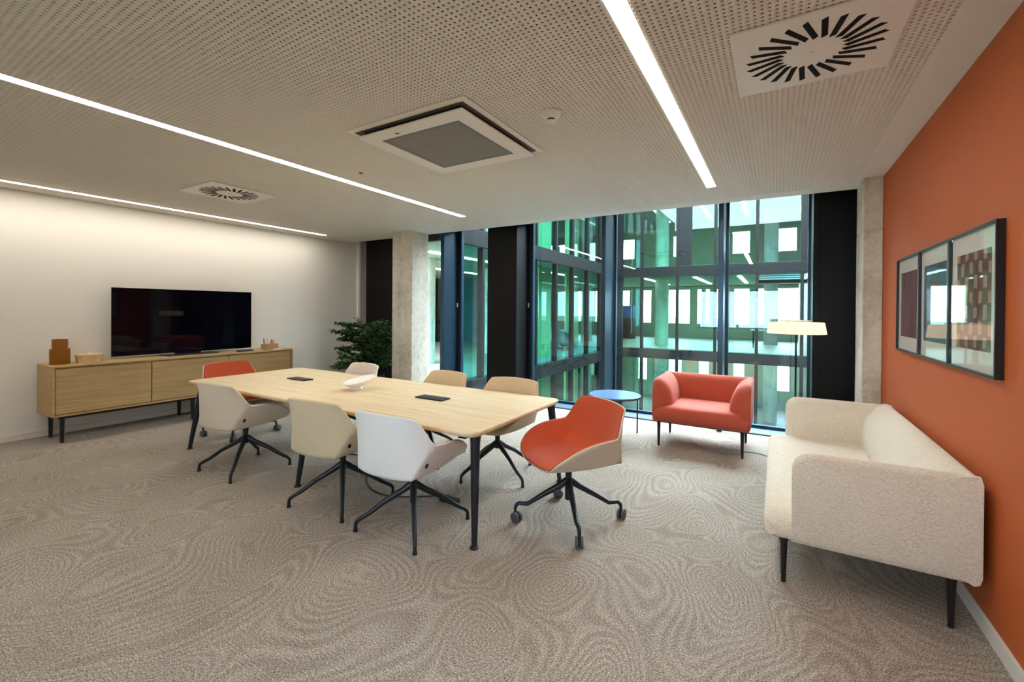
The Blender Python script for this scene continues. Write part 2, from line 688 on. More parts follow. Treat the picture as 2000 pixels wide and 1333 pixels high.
trim(MB().box(XL - 0.2, XL + 0.045, YF - 0.03, YF + 0.02, 0, ZT), 'white_paint', 'narrow white reveal strip at the end of the television wall')
trim(MB().box(XL + 0.045, -7.19, YF + 0.02, YF + 0.1, 0, ZT), 'grey_jamb', 'grey jamb strip beside the black panel behind the plant')
trim(MB().box(-7.19, -6.05, YF, YG + 0.05, 0, ZT), 'black_clad', 'black cladding panel behind the plant', bevel=0.004)
trim(MB().box(-4.20, -3.63, YF, YG + 0.05, 0, ZT), 'black_clad', 'tall black cladding panel between two window bays', bevel=0.004)
trim(MB().box(0.365, XR, YF, YG + 0.05, 0, ZT), 'black_clad', 'tall black cladding panel beside the right concrete column', bevel=0.004)
trim(MB().box(0.365, 0.43, YF - 0.012, YF, 0, ZT), 'black_clad', 'thin black cover strip on the panel behind the floor lamp', bevel=0.003)
trim(MB().box(-5.23, -5.15, YF, YG + 0.05, 0, ZT), 'frame_metal', 'dark metal window post next to the left concrete column', bevel=0.004)
trim(MB().box(-2.195, -2.135, YF, YG + 0.05, 0, ZT), 'frame_metal', 'dark metal window post behind the blue side table', bevel=0.004)
trim(MB().box(-0.64, -0.58, YF, YG + 0.05, 0, ZT), 'frame_metal', 'dark metal window post behind the salmon armchair', bevel=0.004)
trim(MB().box(-6.05, 0.365, 6.33, YG + 0.05, -0.35, 0.012), 'sill_metal', 'flat blue grey metal sill along the windows', bevel=0.003)
trim(MB().box(-6.05, 0.365, 6.295, 6.33, 0, 0.014), 'frame_black', 'black edge strip between carpet and window sill')

wins = [(-6.05, -5.23, False), (-5.15, -4.20, True), (-3.63, -2.195, True), (-2.135, -0.64, False), (-0.58, 0.365, False)]
for i, (a, b, sash) in enumerate(wins):
    wn = thing('window_%d' % (i + 1), ['tall window pane behind the left concrete column', 'tall opening window between post and black panel',
               'wide window with opening sash beside the black panel', 'wide window behind the salmon armchair and blue table',
               'window behind the floor lamp'][i], None, ((a + b) / 2, YG, 0), kind='structure')
    hw = (b - a) / 2
    fwid = 0.028
    x0 = -hw
    if sash:
        box('sash_gap', 'frame_black', wn, -hw, -hw + 0.035, -0.06, 0.03, 0.012, ZT)
        x0 = -hw + 0.035
        box('sash_stile', 'frame_metal', wn, x0, x0 + 0.055, -0.05, 0.03, 0.012, ZT, 0.004)
        h = box('handle', 'white_metal', wn, -hw + 0.010, -hw + 0.026, -0.085, -0.06, 1.58, 1.66, 0.004)
        x0 += 0.055
    else:
        box('frame', 'frame_metal', wn, -hw, -hw + fwid, -0.03, 0.03, 0.012, ZT)
        x0 = -hw + fwid
    box('frame', 'frame_metal', wn, hw - fwid, hw, -0.03, 0.03, 0.012, ZT)
    box('frame', 'frame_metal', wn, x0, hw - fwid, -0.03, 0.03, 0.012, 0.05)
    box('frame', 'frame_metal', wn, x0, hw - fwid, -0.03, 0.03, ZT - 0.05, ZT)
    box('pane', 'glass_room', wn, x0, hw - fwid, -0.008, 0.008, 0.05, ZT - 0.05)

wn = thing('window_6', 'wide tinted window in the white wall opposite the courtyard', None, ((BW0 + BW1) / 2, YB - 0.1, 0), kind='structure')
hw = (BW1 - BW0) / 2
for a, b in ((-hw, -hw + 0.05), (-0.03, 0.03), (hw - 0.05, hw)):
    box('frame', 'frame_black', wn, a, b, -0.04, 0.04, BWZ0, BWZ1)
for a, b in ((BWZ0, BWZ0 + 0.05), (BWZ1 - 0.05, BWZ1)):
    box('frame', 'frame_black', wn, -hw + 0.05, hw - 0.05, -0.035, 0.035, a, b)
for a, b in ((-hw + 0.05, -0.03), (0.03, hw - 0.05)):
    box('pane', 'glass_back', wn, a, b, -0.006, 0.006, BWZ0 + 0.05, BWZ1 - 0.05)

# concrete columns, cast in lifts with a recessed joint
def column(label, x0, x1, y0, y1, joints):
    c = thing('concrete_column', label, 'column', ((x0 + x1) / 2, (y0 + y1) / 2, 0), kind='structure')
    hx, hy = (x1 - x0) / 2, (y1 - y0) / 2
    zs = [0] + joints + [ZC + 0.02]
    for a, b in zip(zs[:-1], zs[1:]):
        box('lift', 'concrete', c, -hx, hx, -hy, hy, a + (0.004 if a else 0), b, 0.008)
    for a in joints:
        box('joint', 'concrete', c, -hx + 0.004, hx - 0.004, -hy + 0.004, hy - 0.004, a - 0.001, a + 0.005)


column('square raw concrete column between plant and windows', -5.73, -5.265, 5.51, 5.91, [2.42])
column('raw concrete column in the corner beside the orange wall', 0.73, XR - 0.001, 5.49, 5.93, [2.35])

# ------------------------------------------------------------------ ceiling fixtures


def line_light(x, y0, y1, wd, label):
    t = thing('line_light', label, 'ceiling light', (x, (y0 + y1) / 2, ZC), group='linear ceiling lights')
    L = (y1 - y0) / 2
    box('diffuser', 'line_glow', t, -wd / 2, wd / 2, -L, L, -0.004, -0.0005)
    for s in (-1, 1):
        box('edge_trim', 'white_metal', t, s * wd / 2 - 0.002 + s * 0.002, s * wd / 2 + 0.002 + s * 0.002, -L, L, -0.004, -0.0005)
    box('edge_trim', 'white_metal', t, -wd / 2, wd / 2, L, L + 0.004, -0.004, -0.0005)


line_light(-0.60, -0.6, 5.10, 0.088, 'long recessed light line between the ceiling cassette and the orange wall')
line_light(-3.83, -0.6, 5.03, 0.088, 'long recessed light line over the conference table')
line_light(-7.0, -0.6, 5.11, 0.07, 'long recessed light line close to the television wall')


def diffuser(label, cx, cy, s=0.70, ph=0.0):
    t = thing('air_diffuser', label, 'air vent', (cx, cy, ZC), group='square swirl air diffusers')
    obj('plate', MB().box(-s / 2, s / 2, -s / 2, s / 2, -0.012, -0.0005), 'white_metal', t, bevel=0.003)
    sm = MB().prism([(0.135, -0.013), (0.150, 0.013), (0.305, 0.013), (0.292, -0.013)], -0.0135, -0.011).mesh('slot')
    for k in range(24):
        a = 2 * PI * k / 24 + ph
        o = obj('slot', sm, 'slot_black', t)
        m = Matrix.Rotation(a, 4, 'Z') @ Matrix.Translation((0, 0.05, 0)) @ Matrix.Rotation(-0.32, 4, 'Z')
        o.matrix_local = m
    obj('screw', MB().lathe([(0.012, -0.012), (0.012, -0.016), (0.006, -0.018)], 12), 'white_metal', t, smooth=30)


diffuser('square white swirl air diffuser near the orange wall', 0.145, 2.685)
diffuser('square white swirl air diffuser between table light and television wall', -5.405, 2.685, 0.71, 0.1)

# cassette
t = thing('air_cassette', 'square white ceiling air cassette with grey perforated grille', 'air conditioner', (-2.205, 2.72, ZC))


def ring(o0, o1, z0, z1, bev=0.0):
    """square ring: outer half o0 at z0 to inner half o1 at z1, closed section"""
    loops = []
    for (h, z) in ((o0, 0.0 if z0 is None else z0), (o1, z1), (o1, z1 + 0.006), (o0, z0 + 0.006)):
        loops.append([(-h, -h, z), (h, -h, z), (h, h, z), (-h, h, z)])
    m = MB()
    m.loft(loops, closed=True)
    return m


obj('surround', ring(0.545, 0.505, -0.008, -0.014), 'white_metal', t)
obj('shaded_gap_body', MB().box(-0.45, 0.45, -0.45, 0.45, -0.03, -0.0005), 'dark_gap', t)  # black body stands in for the shaded air gap above the panel
obj('recess_shade_plate', MB().box(-0.505, 0.505, -0.505, 0.505, -0.004, -0.0005), 'grey_jamb', t)  # flat plate, its grey standing in for shade inside the ceiling recess
obj('panel', MB().loft([[(-h, -h, z), (h, -h, z), (h, h, z), (-h, h, z)] for h, z in ((0.365, -0.055), (0.49, -0.055), (0.49, -0.04), (0.365, -0.03))], closed=True), 'white_metal', t, bevel=0.006)
obj('grille', MB().box(-0.365, 0.365, -0.365, 0.365, -0.050, -0.03), 'fine_grille', t)
gi = MB().loft([[(-h, -h, z), (h, -h, z), (h, h, z), (-h, h, z)] for h, z in ((0.325, -0.0505), (0.365, -0.0505), (0.365, -0.047), (0.325, -0.047))], closed=True)
tag(obj('grille_border', gi, 'grey_jamb', t), 'grey border of the grille')
tag(obj('badge', MB().box(-0.39, -0.355, -0.425, -0.405, -0.0562, -0.054), 'grey_jamb', t, loc=(0.22, 0, 0)), 'tiny grey maker badge')

t = thing('smoke_detector', 'small white smoke detector on the perforated ceiling', 'smoke detector', (-1.30, 2.66, ZC))
obj('base_plate', MB().prism([(0.075 * math.cos(2 * PI * k / 6), 0.075 * math.sin(2 * PI * k / 6)) for k in range(6)], -0.014, -0.0005), 'white_metal', t, bevel=0.003)
obj('dome', MB().lathe([(0.062, -0.014), (0.058, -0.030), (0.045, -0.042), (0.030, -0.046)], 28), 'white_metal', t, smooth=40)
obj('sensor_slit', MB().lathe([(0.024, -0.045), (0.024, -0.060)], 20), 'dark_gap', t)
obj('cap', MB().lathe([(0.031, -0.058), (0.030, -0.068), (0.022, -0.072)], 24), 'white_metal', t, smooth=40)
t = obj('sprinkler_marker', MB().lathe([(0.022, -0.0005), (0.022, -0.004), (0.014, -0.009)], 20), 'red_dot', loc=(-3.48, 2.93, ZC), smooth=40)
tag(t, 'tiny red button on the ceiling beside the table light line', 'ceiling button')

# ------------------------------------------------------------------ conference table
TX0, TX1, TY0, TY1, TZ = -5.50, -1.65, 2.295, 3.64, 0.74
t = thing('conference_table', 'long oak conference table with rounded corners and black legs', 'table', ((TX0 + TX1) / 2, (TY0 + TY1) / 2, 0))
hx, hy = (TX1 - TX0) / 2, (TY1 - TY0) / 2
pl = round_poly(-hx, hx, -hy, hy, 0.09, 8)
ins = round_poly(-hx + 0.014, hx - 0.014, -hy + 0.014, hy - 0.014, 0.08, 8)
obj('tabletop', MB().loft([[(x, y, TZ - 0.034) for x, y in ins], [(x, y, TZ - 0.014) for x, y in pl], [(x, y, TZ - 0.002) for x, y in pl],
                           [(x * 0.9994, y * 0.9988, TZ) for x, y in pl]]), 'oak_x', t, smooth=30)
obj('under_frame', MB().box(-hx + 0.25, hx - 0.25, -0.28, -0.24, 0.645, 0.70).box(-hx + 0.25, hx - 0.25, 0.24, 0.28, 0.645, 0.70)
    .box(-hx + 0.16, -hx + 0.22, -hy + 0.12, hy - 0.12, 0.655, 0.705).box(hx - 0.22, hx - 0.16, -hy + 0.12, hy - 0.12, 0.655, 0.705)
    .box(-0.03, 0.03, -hy + 0.12, hy - 0.12, 0.655, 0.705), 'black_metal', t)
for lx, sp in ((-hx + 0.145, -0.10), (0.10, -0.055), (hx - 0.06, 0.055)):
    for s in (-1, 1):
        bx = lx + sp
        p0, p1 = Vector((lx, s * (hy - 0.10), 0.706)), Vector((bx, s * (hy - 0.02), 0.012))
        lg = obj('leg', MB().tube([p0, p0.lerp(p1, 0.08), p0.lerp(p1, 0.5), p1], [0.040, 0.033, 0.027, 0.019], 14), 'leg_metal', t, smooth=40)
        obj('glide', MB().lathe([(0.030, 0), (0.030, 0.006), (0.018, 0.014)], 18, (bx, p1.y, 0)), 'black_plastic', lg, smooth=40)
for px_, py_ in ((-4.57, 3.02), (-2.63, 3.02)):
    x, y = px_ - (TX0 + TX1) / 2, py_ - (TY0 + TY1) / 2
    f = obj('power_box', MB().box(-0.155, 0.155, -0.062, 0.062, 0, 0.012), 'black_plastic', t, bevel=0.004, loc=(x, y, TZ + 0.0005))
    obj('flap', MB().box(-0.13, 0.13, -0.045, 0.050, 0.012, 0.015), 'black_plastic', f, bevel=0.002)
    obj('flap_hinge', MB().box(0.085, 0.089, -0.045, 0.05, 0.015, 0.0155), 'grey_rubber', f)
tc = ((TX0 + TX1) / 2, (TY0 + TY1) / 2)
t = thing('power_cable', 'thin dark power cable lying on the carpet under the table', 'cable', (-3.0, 2.9, 0))
pts = []
for k in range(40):
    u = k / 39
    pts.append((-1.2 + 1.9 * u, 0.25 * math.sin(u * 6.5) - 0.1 * u, 0.006))
obj('cord', MB().tube(pts, 0.005, 6), 'cable_dark', t, smooth=60)
obj('adapter', MB().box(0.70, 0.86, -0.17, -0.10, 0.0, 0.035), 'black_plastic', t, bevel=0.006)

# tilted white dish
t = thing('tilted_dish', 'white oval dish tilted on its small foot on the table', 'bowl', (-3.53, 2.97, TZ), math.radians(25))
dm = MB()
prof = [(0.0, -0.028), (0.055, -0.026), (0.12, -0.008), (0.165, 0.026), (0.172, 0.030), (0.166, 0.034), (0.118, 0.012), (0.055, -0.006), (0.0, -0.010)]
n = 40
loops = [[(max(r, 0.0005) * math.cos(2 * PI * k / n), max(r, 0.0005) * math.sin(2 * PI * k / n) * 0.86, z) for k in range(n)] for r, z in prof]
dm.loft(loops)
obj('dish', dm, 'white_gloss', t, smooth=50, loc=(0.01, 0, 0.068), rot=(math.radians(8), math.radians(-12), 0))
obj('foot', MB().lathe([(0.058, 0.0), (0.062, 0.004), (0.055, 0.03), (0.045, 0.055)], 28, (-0.03, -0.005, 0)), 'white_gloss', t, smooth=50)

# ------------------------------------------------------------------ chairs
PAD = [
    [(0, -.322, .862), (.14, -.315, .860), (.246, -.292, .851), (.264, -.282, .838)],
    [(0, -.296, .770), (.15, -.286, .770), (.266, -.246, .770), (.291, -.232, .772)],
    [(0, -.268, .650), (.15, -.258, .648), (.276, -.212, .646), (.326, -.182, .660)],
    [(0, -.236, .548), (.14, -.228, .546), (.248, -.172, .550), (.334, -.05, .659)],
    [(0, -.150, .487), (.14, -.140, .487), (.232, -.060, .503), (.329, .10, .637)],
    [(0, .05, .489), (.13, .06, .489), (.222, .09, .500), (.304, .215, .578)],
    [(0, .240, .489), (.12, .237, .489), (.20, .215, .492), (.246, .278, .510)],
    [(0, .302, .462), (.11, .296, .462), (.175, .280, .464), (.208, .272, .468)],
]
SHELL = [
    [(0, -.338, .862), (.14, -.331, .860), (.252, -.306, .851), (.272, -.288, .838)],
    [(0, -.344, .770), (.16, -.332, .770), (.279, -.266, .770), (.300, -.237, .772)],
    [(0, -.346, .650), (.18, -.330, .648), (.324, -.207, .652), (.337, -.184, .662)],
    [(0, -.343, .550), (.16, -.331, .550), (.280, -.248, .556), (.344, -.05, .659)],
    [(0, -.332, .452), (.14, -.322, .452), (.232, -.288, .456), (.339, .10, .635)],
    [(0, -.02, .434), (.12, -.02, .434), (.228, -.005, .444), (.314, .215, .574)],
    [(0, .19, .442), (.11, .19, .442), (.195, .195, .450), (.256, .283, .505)],
    [(0, .298, .452), (.11, .292, .452), (.178, .280, .456), (.216, .276, .462)],
]


def shell_mesh(name, rows, crease):
    bm = bmesh.new()
    vl = bm.verts.layers.float.new('crease_vert')
    cl = bm.edges.layers.float.new('crease_edge')
    g = []
    for r in rows:
        line = [(-x, y, z) for x, y, z in reversed(r[1:])] + list(r)
        g.append([bm.verts.new(p) for p in line])
    for i in range(len(g) - 1):
        for j in range(len(g[0]) - 1):
            bm.faces.new((g[i][j], g[i][j + 1], g[i + 1][j + 1], g[i + 1][j]))
    for j in (0, 6):
        g[2][j][vl] = 0.85
        g[0][j][vl] = 0.35
    if not crease:
        for i in range(2, 6):
            for j in (1, 5):
                bm.edges.get((g[i][j], g[i + 1][j]))[cl] = 0.55
        for j in range(1, 5):
            bm.edges.get((g[4][j], g[4][j + 1]))[cl] = 0.5
    if crease:
        for i in range(1, 7):
            for j in (1, 5):
                e = bm.edges.get((g[i][j], g[i + 1][j]))
                e[cl] = 1.0 if i < 4 else 0.6
        for j in range(1, 5):
            e = bm.edges.get((g[4][j], g[4][j + 1]))
            e[cl] = 0.6
    bmesh.ops.recalc_face_normals(bm, faces=bm.faces)
    me = bpy.data.meshes.new(name)
    bm.to_mesh(me)
    bm.free()
    for p in me.polygons:
        p.use_smooth = True
    return me


MESH = {}


def chair(label, shell, pad, x, y, rz, castors=False, brz=0.0, group=None):
    t = thing('conference_chair', label, 'chair', (x, y, 0), rz, group)
    for key, rows, mat, cr, th in (('shell', SHELL, shell, True, 0.012), ('upholstery', PAD, pad, False, 0.016)):
        me = shell_mesh(key, rows, cr)
        o = obj(key, me, mat, t)
        s = o.modifiers.new('subdivision', 'SUBSURF')
        s.levels = s.render_levels = 3
        so = o.modifiers.new('solid', 'SOLIDIFY')
        so.thickness = th
        so.offset = 0
    tg = obj('tag', MB().box(-0.0015, 0.0015, -0.011, 0.011, -0.017, 0.017), 'black_plastic', t, loc=(0.281, -0.195, 0.530), rot=(0, math.radians(27), math.radians(-20)))
    tag(tg, 'small black tag')
    hub = 0.10 if castors else 0.0
    col = obj('column', MB().lathe([(0.026, 0.16 if castors else 0.245), (0.026, 0.30), (0.022, 0.33), (0.030, 0.41), (0.09, 0.433)], 20), 'leg_metal', t, smooth=40)
    b = brz - rz
    for k in range(4):
        a = b + PI / 4 + k * PI / 2
        ca, sa = math.cos(a), math.sin(a)
        zt = 0.115 if castors else 0.062
        R = 0.39
        ps = [(0.0, 0.305), (0.03, 0.285), (0.075, 0.255), (0.20, 0.187), (0.30, 0.128 if castors else 0.115), (0.365, zt + 0.018), (R - 0.005, zt), (R, zt - 0.02)]
        rr = [0.024, 0.025, 0.022, 0.0185, 0.016, 0.0145, 0.0135, 0.012]
        if not castors:
            ps += [(R, 0.012)]
            rr += [0.013]
        else:
            ps += [(R, 0.075)]
            rr += [0.009]
        lg = obj('leg', MB().tube([(r * ca, r * sa, z) for r, z in ps], rr, 10), 'leg_metal', t, smooth=50)
        if castors:
            sa2 = a + 0.9 + k * 0.7
            d = Vector((math.cos(sa2), math.sin(sa2), 0))
            nrm = Vector((-d.y, d.x, 0))
            c0 = Vector((R * ca, R * sa, 0.038)) + d * 0.014
            cs = obj('castor', MB().tube([c0 - nrm * 0.008, c0 + nrm * 0.008], 0.026, 14).tube([(R * ca, R * sa, 0.08), (R * ca, R * sa, 0.045)], 0.011, 8), 'black_plastic', lg, smooth=40)
            for s in (-1, 1):
                wc = c0 + nrm * (s * 0.017)
                wh = obj('wheel', MB().tube([wc - nrm * 0.009, wc - nrm * 0.007, wc + nrm * 0.007, wc + nrm * 0.009], [0.034, 0.038, 0.038, 0.034], 20)
                         .tube([wc - nrm * 0.0105, wc + nrm * 0.0105], 0.014, 12), 'grey_rubber', lg, smooth=40)
        else:
            obj('glide', MB().lathe([(0.016, 0.0), (0.016, 0.012)], 12, (R * ca, R * sa, 0)), 'black_plastic', lg)
    return t


R_ = math.radians
chair('beige shell chair beside the orange castor chair at the television end', 'fabric_beige', 'fabric_tan', -4.36, 2.32, R_(5), brz=R_(0))
chair('sand coloured shell chair between the beige and the pale grey chairs', 'fabric_sand', 'fabric_tan', -2.97, 2.34, R_(4), brz=R_(6))
chair('pale grey white shell chair at the table corner near the orange chair', 'fabric_white', 'fabric_tan', -2.205, 2.335, R_(2), brz=R_(0))
chair('blush white padded chair in front of the plant', 'fabric_white', 'fabric_blush', -4.40, 3.47, R_(174), brz=R_(12))
chair('tan padded chair in front of the window post beside the concrete column', 'fabric_sand', 'fabric_tan', -3.10, 3.50, R_(174), brz=R_(10))
chair('tan padded chair in front of the black panel, by the armchair end', 'fabric_sand', 'fabric_tan', -2.23, 3.48, R_(180), brz=R_(22))
chair('orange padded castor chair near the salmon armchair, turned out from the table', 'fabric_beige', 'fabric_orange', -1.29, 2.98, R_(146), True, R_(-11))
chair('orange padded castor chair at the television end of the table', 'fabric_beige', 'fabric_orange', -5.60, 2.92, R_(-86), True, R_(6))

# ------------------------------------------------------------------ sideboard and things on it
CX0, CX1, CY0, CY1, CZ0, CZ1 = -7.40, -6.85, 1.57, 4.40, 0.30, 0.87
t = thing('sideboard', 'long low oak sideboard with sliding doors under the television', 'sideboard', ((CX0 + CX1) / 2, (CY0 + CY1) / 2, 0))
hx, hy = (CX1 - CX0) / 2, (CY1 - CY0) / 2
box('top_panel', 'oak_y', t, -hx, hx, -hy, hy, CZ1 - 0.022, CZ1, 0.002)
box('bottom_panel', 'oak_y', t, -hx, hx, -hy, hy, CZ0, CZ0 + 0.02, 0.002)
for s in (-1, 1):
    box('side_panel', 'oak_y', t, -hx, hx, s * (hy - 0.011) - 0.011, s * (hy - 0.011) + 0.011, CZ0 + 0.02, CZ1 - 0.022, 0.001)
box('back_panel', 'oak_y', t, -hx, -hx + 0.015, -hy + 0.022, hy - 0.022, CZ0 + 0.02, CZ1 - 0.022)
for k, (a, b, dx) in enumerate(((1.601, 2.480, 0.0), (2.490, 3.416, 0.0), (3.426, 4.369, 0.0))):
    ym = (CY0 + CY1) / 2
    d = box('sliding_door', 'oak_y', t, hx - 0.045 + dx, hx - 0.025 + dx, a - ym, b - ym, CZ0 + 0.026, CZ1 - 0.031, 0.0015)
for yy in (1.66, 2.96, 4.30):
    yl = yy - (CY0 + CY1) / 2
    for xx in (-hx + 0.10, hx - 0.05):
        obj('leg', MB().loft([[(xx - r, yl - r, z), (xx + r, yl - r, z), (xx + r, yl + r, z), (xx - r, yl + r, z)] for r, z in ((0.015, 0), (0.020, CZ0 - 0.03))]), 'black_metal', t, bevel=0.003)
box('base_rail', 'black_metal', t, hx - 0.07, hx - 0.03, -hy + 0.06, hy - 0.06, CZ0 - 0.03, CZ0)
box('base_rail', 'black_metal', t, -hx + 0.08, -hx + 0.12, -hy + 0.06, hy - 0.06, CZ0 - 0.03, CZ0)
for yy in (1.66, 2.96, 4.30):
    yl = yy - (CY0 + CY1) / 2
    box('cross_rail', 'black_metal', t, -hx + 0.12, hx - 0.07, yl - 0.015, yl + 0.015, CZ0 - 0.03, CZ0)

t = thing('television', 'large black flat television standing on the sideboard', 'television', (-7.20, 3.045, CZ1))
obj('screen', MB().box(-0.012, 0.004, -0.865, 0.865, 0.035, 0.915), 'screen_black', t, bevel=0.002)
obj('back_case', MB().box(-0.05, -0.012, -0.6, 0.6, 0.06, 0.5), 'black_plastic', t, bevel=0.01)
obj('stand_neck', MB().box(-0.06, -0.02, -0.16, 0.16, 0.01, 0.10), 'black_plastic', t)
obj('stand_foot', MB().loft([[(-0.10, -0.32, 0), (0.17, -0.32, 0), (0.17, 0.32, 0), (-0.10, 0.32, 0)], [(-0.10, -0.32, 0.01), (0.15, -0.32, 0.012), (0.15, 0.32, 0.012), (-0.10, 0.32, 0.01)]]), 'black_metal', t, bevel=0.003)

t = thing('stepped_vase', 'amber glass vase with stepped narrow neck on the sideboard', 'vase', (-7.10, 1.69, CZ1))
pv = [(0.03, 0.0), (0.082, 0.001), (0.088, 0.008), (0.088, 0.172), (0.084, 0.180), (0.072, 0.183), (0.069, 0.190), (0.069, 0.285), (0.066, 0.290), (0.060, 0.288), (0.062, 0.195), (0.065, 0.176), (0.080, 0.168), (0.080, 0.014), (0.03, 0.010)]
obj('body', MB().lathe(pv, 40), 'amber_glass', t, smooth=35)

t = thing('round_box', 'low round pale wooden box with knobbed lid beside the vase', 'box', (-7.06, 1.935, CZ1))
obj('body', MB().lathe([(0.118, 0), (0.118, 0.08)], 40), 'oak_box', t, smooth=35)
ld_ = obj('lid', MB().lathe([(0.125, 0.066), (0.125, 0.096), (0.120, 0.101)], 40), 'oak_box', t, smooth=35)
obj('knob', MB().lathe([(0.007, 0.10), (0.013, 0.108), (0.013, 0.116), (0.007, 0.121)], 16), 'knob_white', ld_, smooth=50)

t = thing('pencil_box', 'small cork desk box on the sideboard beside the television', 'desk organizer', (-7.04, 4.12, CZ1))
pb = MB().box(-0.05, 0.05, -0.115, 0.115, 0, 0.008)
pb.box(-0.05, -0.042, -0.115, 0.115, 0.008, 0.085).box(0.042, 0.05, -0.115, 0.115, 0.008, 0.085)
pb.box(-0.042, 0.042, -0.115, -0.107, 0.008, 0.085).box(-0.042, 0.042, 0.107, 0.115, 0.008, 0.085)
obj('tray', pb, 'cork', t)
for k, (yy, tx, ty, h, m, lb) in enumerate(((-0.085, 0.1, -0.16, 0.175, 'pencil_dark', 'dark brown pencil leaning outward in the cork box'),
                                      (-0.06, -0.1, -0.10, 0.18, 'pencil_wood', 'pale wooden pencil upright in the cork box beside the dark one'),
                                      (-0.045, 0.05, 0.02, 0.175, 'pencil_wood', 'pale wooden pencil upright in the middle of the cork box'),
                                      (-0.02, 0.05, 0.30, 0.165, 'pencil_dark', 'brown pencil leaning far over in the cork box'))):
    o = obj('pencil', MB().tube([(0, 0, 0), (0, 0, h - 0.02), (0, 0, h)], [0.006, 0.006, 0.001], 6), m, loc=(-7.04, 4.12 + yy, CZ1 + 0.009), rot=(-ty, tx, 0))
    tag(o, lb, 'pencil', 'pencils in the cork box')
o = obj('wooden_block', MB().box(-0.03, 0.03, -0.012, 0.012, 0, 0.14), 'pencil_wood', loc=(-7.04, 4.17, CZ1 + 0.0085), bevel=0.003)
tag(o, 'flat pale wooden tablet standing in the cork box', 'block')
for (lb, m, y, x, a, h) in (('small green card on the sideboard in front of the cork box', 'paper_green', 4.03, -6.93, 0.3, 0.004), ('white folded paper sheet on the sideboard beside the green card', 'paper_white', 4.19, -6.925, -0.2, 0.006)):
    o = obj('paper_card', MB().box(-0.04, 0.04, -0.06, 0.06, 0, h), m, loc=(x, y, CZ1 + 0.0005), rot=(0, 0, a), bevel=0.001)
    tag(o, lb, 'paper', 'papers on the sideboard')
t = thing('desk_device', 'flat black conference device lying in front of the television', 'device', (-6.98, 3.70, CZ1), 0.1)
obj('body', MB().loft([[(-0.035, -0.12, 0), (0.035, -0.12, 0), (0.035, 0.12, 0), (-0.035, 0.12, 0)], [(-0.028, -0.115, 0.024), (0.028, -0.115, 0.018), (0.028, 0.115, 0.018), (-0.028, 0.115, 0.024)]]), 'black_plastic', t, bevel=0.005)
obj('button_pad', MB().box(-0.018, 0.02, 0.05, 0.10, 0.017, 0.0225), 'grey_rubber', t, bevel=0.002)

# ------------------------------------------------------------------ plant
t = thing('potted_bush', 'dense leafy green bush in a dark pot in the corner', 'plant', (-6.10, 5.42, 0))
obj('pot', MB().lathe([(0.13, 0), (0.165, 0.02), (0.20, 0.36), (0.205, 0.38), (0.19, 0.38), (0.18, 0.34)], 32), 'pot_dark', t, smooth=40)
obj('soil', MB().lathe([(0.183, 0.33), (0.183, 0.345)], 24), 'soil', t)
rnd = random.Random(11)
stems = []
bk = MB()
tips = []


def branch(p, d, L, r, lev):
    pts, q, dd = [Vector(p)], Vector(p), Vector(d).normalized()
    for k in range(5):
        dd = (dd + Vector((rnd.uniform(-.18, .18), rnd.uniform(-.18, .18), rnd.uniform(-.05, .12)))).normalized()
        q = q + dd * (L / 5)
        pts.append(q.copy())
    bk.tube(pts, [r * (1 - 0.13 * k) for k in range(6)], 5)
    return pts, dd


for s in range(9):
    a = s * 2.4
    pts, dd = branch((0.05 * math.cos(a), 0.05 * math.sin(a), 0.34), (0.26 * math.cos(a), 0.26 * math.sin(a), 1), 0.85, 0.011, 0)
    for k in range(1, 6):
        for q in range(4):
            b = rnd.uniform(0, 2 * PI)
            L = rnd.uniform(0.16, 0.30)
            tp, d2 = branch(pts[k], (math.cos(b), math.sin(b), rnd.uniform(0.0, 0.7)), L, 0.004, 1)
            tips.append(tp)
for dirn, z0, L in (((-0.5, -0.9, 0.15), 0.55, 0.52), ((-0.15, -1, 0.25), 0.62, 0.42), ((-0.8, -0.7, 0.45), 0.60, 0.5), ((-0.4, -1, -0.02), 0.55, 0.52), ((-0.9, -0.7, 0.1), 1.05, 0.5), ((-0.8, -0.8, 0.1), 0.92, 0.46), ((-.7, -.9, .05), 1.2, .42)):
    tp, d2 = branch((0, -0.1, z0), dirn, L, 0.005, 1)
    tips.append(tp)
    for k in range(2, 6):
        for q in range(2):
            b = rnd.uniform(0, 2 * PI)
            tp2, _ = branch(tp[k], (math.cos(b), math.sin(b), rnd.uniform(-.1, .6)), 0.13, 0.003, 1)
            tips.append(tp2)
obj('branches', bk, 'bark', t, smooth=60)
lf = MB()
for tp in tips:
    for k in range(1, 6):
        for q in range(9):
            base = tp[k - 1].lerp(tp[k], rnd.random())
            b = rnd.uniform(0, 2 * PI)
            d = Vector((math.cos(b), math.sin(b), rnd.uniform(-0.5, 0.7))).normalized()
            sd = d.cross(Vector((rnd.uniform(-.4, .4), rnd.uniform(-.4, .4), 1))).normalized()
            L = rnd.uniform(0.05, 0.10)
            wv = L * 0.2
            mid = base + d * (L * 0.45)
            lf.add([base, mid + sd * wv, mid - sd * wv + Vector((0, 0, 0.004)), base + d * L - Vector((0, 0, L * 0.18))], [(0, 1, 2), (1, 3, 2)])
o = obj('foliage', lf, 'leaf', t)
tag(o, 'narrow dark green leaves', kind='stuff')

